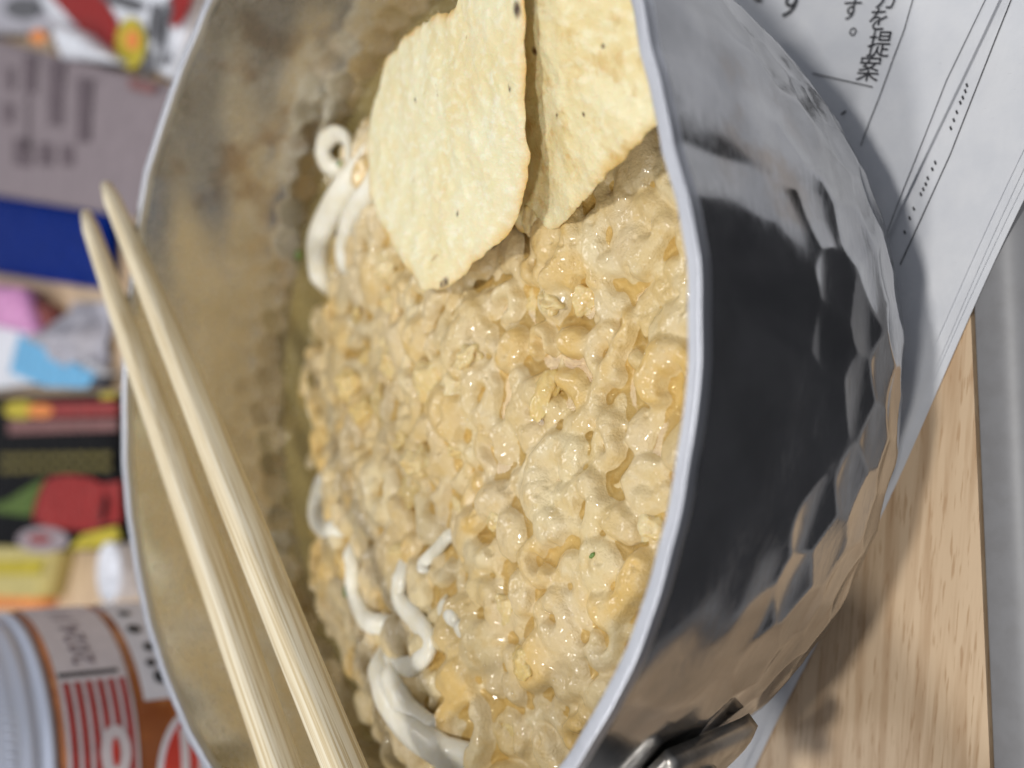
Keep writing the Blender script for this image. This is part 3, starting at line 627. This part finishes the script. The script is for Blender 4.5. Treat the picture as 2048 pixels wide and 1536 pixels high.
# ------------------------------------------------------------------ chopsticks
def chopstick(tip, end, r0, r1, label, seed):
    A = np.array(at(*tip)); B = np.array(at(*end)); D = B - A; L = np.linalg.norm(D); D /= L; B = A + D * .225; n_ = 40; V = []
    side = np.cross(D, [0, 0, 1]); side /= np.linalg.norm(side); upv = np.cross(side, D); nb = 20
    for i in range(n_):
        t_ = i / (n_ - 1); r_ = r0 + (r1 - r0) * min(1, t_ * 2.2) ** .8
        if i == 0: r_ *= .7
        p = A + D * (.225 * t_) + side * .0004 * math.sin(t_ * 7 + seed)
        for j in range(nb):
            a_ = 2 * PI * j / nb + .3; e = .62; ca, sa = math.cos(a_), math.sin(a_)
            V.append(p + side * r_ * math.copysign(abs(ca) ** e, ca) + upv * r_ * math.copysign(abs(sa) ** e, sa))
    V = np.array(V); zax = Vector(D); q = zax.to_track_quat('Z', 'Y'); inv = np.array(q.inverted().to_matrix()); c0 = A
    Vl = (V - c0) @ inv.T
    Fc = [(i * nb + k, i * nb + (k + 1) % nb, (i + 1) * nb + (k + 1) % nb, (i + 1) * nb + k) for i in range(n_ - 1) for k in range(nb)] + [tuple(range(nb))[::-1], tuple(range((n_ - 1) * nb, n_ * nb))]
    o = link('chopstick', mesh(Vl, Fc), M_BAMBOO); o.location = c0; o.rotation_mode = 'QUATERNION'; o.rotation_quaternion = q
    return tag(o, label, 'chopstick', 'pair of bamboo chopsticks across the rim')
ZC = H + .0031
chopstick((172, 425, ZC - .0006), (560, 1530, ZC + .0006), .0017, .0031, 'bamboo chopstick farther from the food, outer one of the pair', 1.0)
chopstick((212, 370, ZC - .0006), (690, 1530, ZC + .0006), .0017, .0031, 'bamboo chopstick nearer the food, inner one of the pair', 3.0)

# ------------------------------------------------------------------ jar behind the pot
JC = np.array([-.112, .1335]); JR = .0410; ZL = .0868
jar = thing('sauce_jar', 'glass jar of brown sauce with white metal lid and red striped label', 'jar', (JC[0], JC[1], 0))
def lathe(P, n=96):
    V = [(r * math.cos(2 * PI * k / n), r * math.sin(2 * PI * k / n), z) for r, z in P for k in range(n)]
    m_ = len(P); Fc = [(i * n + k, i * n + (k + 1) % n, (i + 1) * n + (k + 1) % n, (i + 1) * n + k) for i in range(m_ - 1) for k in range(n)] + [tuple(range(n))[::-1], tuple(range((m_ - 1) * n, m_ * n))]
    return mesh(V, Fc)
m = Mat('brown_sauce_in_glass', (.3, .1, .03), .2, Coat_Weight=1.0, Coat_Roughness=.04); n_ = m.noise(55, 4); n2 = m.noise(190, 3)
c = m.mix(m.rmap(n_, .35, .65), (.26, .075, .022), (.50, .17, .04)); c = m.mix(m.rmap(n2, .62, .75, 0, .5), c, (.55, .27, .10)); m.color(c); M_SAUCE = m.m
m = Mat('white_enamel_lid', (.55, .61, .76), .28, Coat_Weight=.5, Coat_Roughness=.1); M_LID = m.m
M_LABEL = flat('label_paper', (.66, .62, .66), .5, .05); M_LABELW = flat('label_white', (.74, .76, .84), .5, .05)
M_RED = flat('label_red', (.55, .045, .03), .45, .1); M_DRED = flat('label_dark_red', (.38, .03, .025), .5, .1)
link('glass_body', lathe([(.030, .0005), (.037, .002), (.0403, .006), (JR, .012), (JR, .0835), (.0405, .0855), (.0390, .0866), (.0382, .0880)]), M_SAUCE, jar)
lp = [(.0398, ZL - .0005), (.0408, ZL), (.0410, ZL + .0012), (.0404, ZL + .0020), (.0398, ZL + .0030), (.0402, ZL + .0045), (.0406, ZL + .0055), (.0402, ZL + .0066), (.0400, ZL + .0080), (.0400, ZL + .0150), (.0392, ZL + .0172), (.0375, ZL + .0180), (.0360, ZL + .0172)]
lid = link('lid', lathe(lp, 160), M_LID, jar)
for k in range(120):                                     # knurled grip dots
    a_ = 2 * PI * k / 120
    if math.sin(a_) > .3: continue
    if k == 0 or 'grip_me' not in globals():
        bm = bmesh.new(); bmesh.ops.create_icosphere(bm, subdivisions=1, radius=.00045); grip_me = bpy.data.meshes.new('m'); bm.to_mesh(grip_me); bm.free(); grip_me.materials.append(M_LID)
    o = bpy.data.objects.new('grip_ridge', grip_me); COL.objects.link(o); o.parent = lid; o.location = (.0400 * math.cos(a_), .0400 * math.sin(a_), ZL + .0100); o.scale = (1, 1, 3)
FA = math.atan2(CAM[1] - JC[1], CAM[0] - JC[0])           # angle of the side that faces the camera
def jpatch(name, a0, a1, z0, z1, mat_, lift=.00025, parent=jar, fn=None):
    """curved sticker on the jar: a to the right of the facing side in mm of arc"""
    n_ = 40; V = []
    for i in range(n_ + 1):
        a_ = FA + (a0 + (a1 - a0) * i / n_) / (JR * 1000)
        for z in (z0, z1):
            zz = z if fn is None else fn(i / n_, z, z0, z1); V.append(((JR + lift) * math.cos(a_), (JR + lift) * math.sin(a_), zz))
    return link(name, mesh(V, [(2 * i, 2 * i + 2, 2 * i + 3, 2 * i + 1) for i in range(n_)]), mat_, parent)
neck = jpatch('neck_label', -34, 60, .0668, .0845, M_LABEL)
for k in range(6): jpatch('red_stripe', -34, 19, .0678 + k * .0028, .0694 + k * .0028, M_DRED, .0004)
jpatch('dark_bar', 20.5, 21.8, .0690, .0840, M_INK, .0004)
low = jpatch('front_label', 12, 60, .0260, .0640, M_LABELW)
def oval(i, z, z0, z1):
    c_ = (z0 + z1) / 2; h_ = (z1 - z0) / 2 * math.sqrt(max(0, 1 - (2 * i - 1) ** 2)); return c_ + (h_ if z == z1 else -h_)
jpatch('emblem_edge', -24, 10, .034, .0625, M_LABELW, .0003, fn=oval); jpatch('emblem', -22.5, 8.5, .0355, .061, M_RED, .00045, fn=oval)
jpatch('emblem_band', -17, 4, .0495, .0515, M_LABEL, .0006); jpatch('emblem_band', -14, 4, .0540, .0562, M_LABEL, .0006)
jpatch('neck_emblem', -6, 7, .0690, .0765, M_LABEL, .00055, fn=oval); jpatch('neck_emblem_mark', -3, 4, .0718, .0738, M_RED, .0007, fn=oval)
def jtext(txt, a_mm, z, size, mat_, name='printed_text', lift=.0005):
    cu = bpy.data.curves.new('t', 'FONT'); cu.body = txt; cu.size = size; cu.align_x = 'CENTER'; cu.align_y = 'CENTER'; cu.resolution_u = 2
    to = bpy.data.objects.new('t', cu); COL.objects.link(to); dg_ = bpy.context.evaluated_depsgraph_get(); dg_.update()
    me = bpy.data.meshes.new_from_object(to.evaluated_get(dg_)); bpy.data.objects.remove(to); bpy.data.curves.remove(cu); me.materials.clear()
    for v in me.vertices:
        a_ = FA + (a_mm / 1000 + v.co.x) / JR; v.co = Vector(((JR + lift) * math.cos(a_), (JR + lift) * math.sin(a_), z + v.co.y))
    return link(name, me, mat_, jar, smooth=False)
M_DATE = flat('stamped_grey', (.22, .17, .20), .6)
jtext('2024.11', 36, .0765, .0078, M_DATE)
for a_, z_, s_ in ((16, .0585, .0045), (21, .0600, .003), (26, .0590, .0035), (33, .0605, .0045), (42, .0600, .004), (18, .0555, .003), (24, .0560, .003)): jpatch('printed_mark', a_, a_ + s_ * 900, z_ - s_ * .45, z_ + s_ * .4, M_INK, .0005, fn=oval)

# ------------------------------------------------------------------ things on the table behind the pot
def quad_on_table(px, z): return [tuple(at(x, y, z)[:2]) for x, y in px]
def packet(name, px, z0, z1, mat_, label, cat, puff=0.0):
    P = [np.array(p) for p in quad_on_table(px, z1)]; ce = sum(P) / 4
    t = thing(name, label, cat, (ce[0], ce[1], 0)); n_ = 22; V = []
    for lay in (1, 0):
        for i in range(n_ + 1):
            for j in range(n_ + 1):
                u_, v_ = i / n_, j / n_; q = P[0] * (1 - u_) * (1 - v_) + P[1] * u_ * (1 - v_) + P[2] * u_ * v_ + P[3] * (1 - u_) * v_
                b_ = (1 - (2 * u_ - 1) ** 4) * (1 - (2 * v_ - 1) ** 4); z_ = z1 + puff * b_ + .3 * puff * noise.noise(Vector((q[0] * 60, q[1] * 60, z1 * 50))) if lay else z0
                V.append((q[0] - ce[0], q[1] - ce[1], z_))
    Q = grid_quads(n_ + 1, n_ + 1, False); N = (n_ + 1) ** 2; m_ = n_ + 1
    edge = [(i, 0) for i in range(m_)] + [(n_, j) for j in range(1, m_)] + [(i, n_) for i in range(n_ - 1, -1, -1)] + [(0, j) for j in range(n_ - 1, 0, -1)]
    ids = [a_ * m_ + b_ for a_, b_ in edge]; sd = [(ids[k], ids[(k + 1) % len(ids)], ids[(k + 1) % len(ids)] + N, ids[k] + N) for k in range(len(ids))]
    me = quadmesh(V, np.concatenate([Q, Q[:, ::-1] + N, np.array(sd)])); bm = bmesh.new(); bm.from_mesh(me); bmesh.ops.recalc_face_normals(bm, faces=bm.faces[:]); bm.to_mesh(me); bm.free()
    link('wrapper', me, mat_, t, smooth=True); t['pk'] = 0; del t['pk']
    t_surf = (t, P, ce, z1, puff); return t_surf
def pprint(ts, name, px, mat_, lift=.0004, n_=8):
    """printed patch lying on a packet's top, px in photo pixels (polygon, star-shaped)"""
    t, P, ce, z1, puff = ts; poly = [np.array(at(x, y, z1 + puff * .8)[:2]) for x, y in px]; c_ = sum(poly) / len(poly); V = [(c_[0] - ce[0], c_[1] - ce[1], z1 + puff * 1.05 + lift)]
    for p in poly: V.append((p[0] - ce[0], p[1] - ce[1], z1 + puff * 1.05 + lift))
    m_ = len(poly); return link(name, mesh(V, [(0, 1 + k, 1 + (k + 1) % m_) for k in range(m_)]), mat_, t, smooth=False)
def ell(cx, cy, a, b, rot=0, n=24):
    return [(cx + a * math.cos(2 * PI * k / n) * math.cos(rot) - b * math.sin(2 * PI * k / n) * math.sin(rot), cy + a * math.cos(2 * PI * k / n) * math.sin(rot) + b * math.sin(2 * PI * k / n) * math.cos(rot)) for k in range(n)]
def rect(x0, x1, y0, y1, sl=0.0): return [(x0, y0), (x1, y0 + sl * (x1 - x0)), (x1, y1 + sl * (x1 - x0)), (x0, y1)]
C_ = lambda n, c, r=.35, v=.12: flat(n, c, r, v, 200, crinkle=True, Specular_IOR_Level=.16)
M_BLACK = C_('black_film', (.006, .006, .007), .45); M_REDP = C_('red_print', (.26, .03, .028), .4); M_ROSE = C_('rose_print', (.20, .09, .085), .4); M_GOLD = C_('gold_print', (.13, .105, .02), .4)
M_LEAF = C_('leaf_print', (.07, .12, .015), .4); M_YEL = C_('yellow_print', (.47, .38, .03), .4); M_OR = C_('orange_print', (.75, .25, .06), .4); M_WHP = C_('white_film', (.72, .74, .80), .3)
M_BLUE = C_('deep_blue_film', (.002, .018, .16), .4); M_TAUPE = C_('mauve_grey_paper', (.235, .195, .21), .6, .06); M_TAUPED = C_('faded_print', (.12, .092, .105), .6, .1); M_SKY = C_('sky_blue_print', (.15, .42, .68), .35)
M_PINK = C_('pink_film', (.62, .28, .52), .35); M_GREYF = C_('grey_film', (.42, .41, .46), .3); M_REDB = C_('bright_red_film', (.27, .014, .012), .4); M_WINE = C_('wine_print', (.24, .07, .06), .4)

for m_ in (M_BLACK, M_BLUE): m_.node_tree.nodes['Principled BSDF'].inputs['Specular IOR Level'].default_value = .03
pk = packet('seasoning_packet', [(-60, 795), (238, 786), (252, 1098), (-60, 1108)], .001, .010, M_BLACK, 'black packet printed with a red chilli and gold lines, behind the saucepan', 'packet', .002)
pprint(pk, 'printed_band', [(75, 806), (240, 803), (240, 832), (75, 836)], M_REDP); pprint(pk, 'printed_band', [(20, 842), (240, 838), (240, 862), (20, 868)], M_ROSE)
pprint(pk, 'printed_flame', ell(45, 820, 34, 18), M_YEL, .0005); pprint(pk, 'printed_flame', ell(85, 822, 26, 14), M_OR, .0007)
for k in range(9):
    for row in (0, 1): pprint(pk, 'printed_dash', rect(6 + k * 25, 26 + k * 25, 908 + row * 24 - k * .5, 922 + row * 24 - k * .5), M_GOLD)
pprint(pk, 'printed_chilli', [(84, 975), (105, 955), (140, 950), (180, 955), (210, 968), (246, 962), (247, 1045), (215, 1050), (190, 1062), (150, 1060), (100, 1055), (70, 1040), (74, 1005)], M_REDB)
pprint(pk, 'printed_shadow', [(215, 985), (225, 1000), (216, 1040), (206, 1045), (210, 1010)], M_BLACK, .0007)
pprint(pk, 'printed_stem', [(95, 955), (82, 990), (66, 1032), (40, 1030), (0, 1025), (-20, 1015), (20, 1000), (60, 975)], M_LEAF)
pprint(pk, 'printed_emblem', ell(90, 1080, 52, 26), C_('dim_white_print', (.30, .25, .27), .4), .0005); pprint(pk, 'printed_mark', ell(85, 1078, 24, 9), M_REDP, .0008)
pprint(pk, 'printed_lettering', [(140, 1100), (170, 1068), (240, 1052), (248, 1078), (200, 1096)], M_YEL, .0005)
pprint(pk, 'printed_lettering', [(205, 787), (236, 785), (236, 796), (205, 798)], M_YEL, .0005)

pk = packet('snack_pouch', [(-60, 372), (215, 420), (212, 580), (-60, 540)], .001, .006, M_BLUE, 'deep blue glossy pouch between the receipt and the beige gap', 'pouch', .003)
pk = packet('receipt', [(-70, 62), (345, 172), (290, 440), (-70, 380)], .0110, .0112, M_TAUPE, 'mauve grey paper receipt with faded print beside the blue pouch', 'receipt', .0015)
pprint(pk, 'printed_line', [(158, 155), (188, 158), (182, 285), (156, 285)], M_TAUPED); pprint(pk, 'printed_line', [(260, 155), (320, 172), (310, 190), (262, 178)], M_ROSE)
for (x0, x1, y0, y1) in ((50, 75, 110, 185), (15, 30, 135, 180), (10, 30, 205, 245), (100, 130, 120, 250), (30, 65, 275, 330), (80, 110, 285, 330), (125, 150, 290, 330), (55, 62, 190, 300)):
    pprint(pk, 'printed_line', rect(x0, x1, y0, y1, .12), M_TAUPED)

pk = packet('candy_bag', [(95, -60), (400, -60), (345, 160), (60, 10)], .001, .007, M_WHP, 'red and white candy bag with a yellow round sticker beside the far rim', 'bag', .003)
pprint(pk, 'red_panel', [(100, -10), (190, -40), (240, 40), (250, 110), (215, 108), (160, 55)], M_REDB); pprint(pk, 'red_panel', [(350, -20), (398, -20), (372, 45), (352, 60), (340, 35)], M_REDB)
pprint(pk, 'yellow_sticker', ell(268, 88, 30, 52), M_YEL, .0006); pprint(pk, 'sticker_mark', ell(272, 82, 14, 20), M_OR, .0009)
for (x, y, a, b, r_) in ((262, 8, 34, 14, .3), (312, 45, 9, 40, .1), (325, 60, 8, 50, .1), (332, 120, 9, 16, .4), (345, 20, 7, 25, 0), (300, 130, 7, 30, .1), (225, -5, 22, 12, .5)): pprint(pk, 'printed_stroke', ell(x, y, a, b, r_), M_INKG, .0006)
pk = packet('white_wrapper', [(100, 40), (165, 65), (235, 125), (120, 115)], .006, .016, M_WHP, 'small shiny white wrapper between the receipt and the red panel of the candy bag', 'wrapper', .004)
pk = packet('grey_wrapper', [(-60, -60), (100, -60), (120, 60), (-60, 75)], .001, .006, M_GREYF, 'grey crumpled wrapper above the receipt at the photo corner', 'wrapper', .004)
pprint(pk, 'printed_patch', ell(50, 18, 36, 22), M_INKG); pprint(pk, 'printed_patch', ell(85, 75, 16, 14), M_OR, .001)
pk = packet('tissue_packet', [(-60, 625), (45, 628), (205, 748), (-60, 785)], .001, .009, M_WHP, 'white packet with a sky blue printed panel beside the black packet', 'packet', .002)
pprint(pk, 'blue_panel', [(42, 668), (196, 750), (178, 776), (95, 774), (22, 745)], M_SKY)
pk = packet('pink_wrapper', [(-60, 560), (40, 575), (78, 672), (-60, 640)], .006, .013, M_PINK, 'pink and lilac wrapper lying over the white packet', 'wrapper', .004)
pk = packet('wine_wrapper', [(55, 590), (95, 615), (118, 690), (75, 670)], .001, .008, M_WINE, 'dark wine red wrapper corner beside the pink wrapper', 'wrapper', .002)
# crumpled grey film standing as a small peak
t = thing('crumpled_film', 'crumpled grey plastic film peak beside the far rim of saucepan', 'plastic film', tuple(at(185, 690, 0)))
V = []; n_ = 26
for i in range(n_):
    for j in range(n_):
        u_, v_ = i / (n_ - 1) * 2 - 1, j / (n_ - 1) * 2 - 1; h_ = max(0, 1 - (abs(u_) ** 1.4 + abs(v_) ** 1.4) * .9); V.append((u_ * .018, v_ * .024, .002 + .020 * h_ * (1 + .9 * noise.noise(Vector((u_ * 2.5, v_ * 2.5, 3.3)))) ))
link('film', quadmesh(V, grid_quads(n_, n_, False)), M_GREYF, t)
pk = packet('yellow_box', [(-60, 1090), (98, 1098), (72, 1196), (-60, 1190)], .0, .012, C_('pale_yellow_card', (.52, .44, .17), .4), 'yellow striped box between the black packet and the sauce jar', 'box', .0004)
pprint(pk, 'pale_stripe', [(-20, 1122), (92, 1118), (82, 1150), (-20, 1150)], M_YEL)
pk = packet('orange_wrapper', [(-60, 1188), (72, 1186), (66, 1215), (-60, 1215)], .0, .010, M_OR, 'orange wrapper showing beside the jar lid', 'wrapper', .002)
# small white plastic cup against the far rim
p = at(318, 1140, 0.0)
t = thing('plastic_cup', 'small pale plastic cup close behind the far rim', 'cup', (p[0], p[1], 0))
link('cup_body', lathe([(.009, .0), (.0100, .001), (.0108, .018), (.0111, .0195), (.0102, .0195), (.0092, .002)], 48), M_WHP, t)
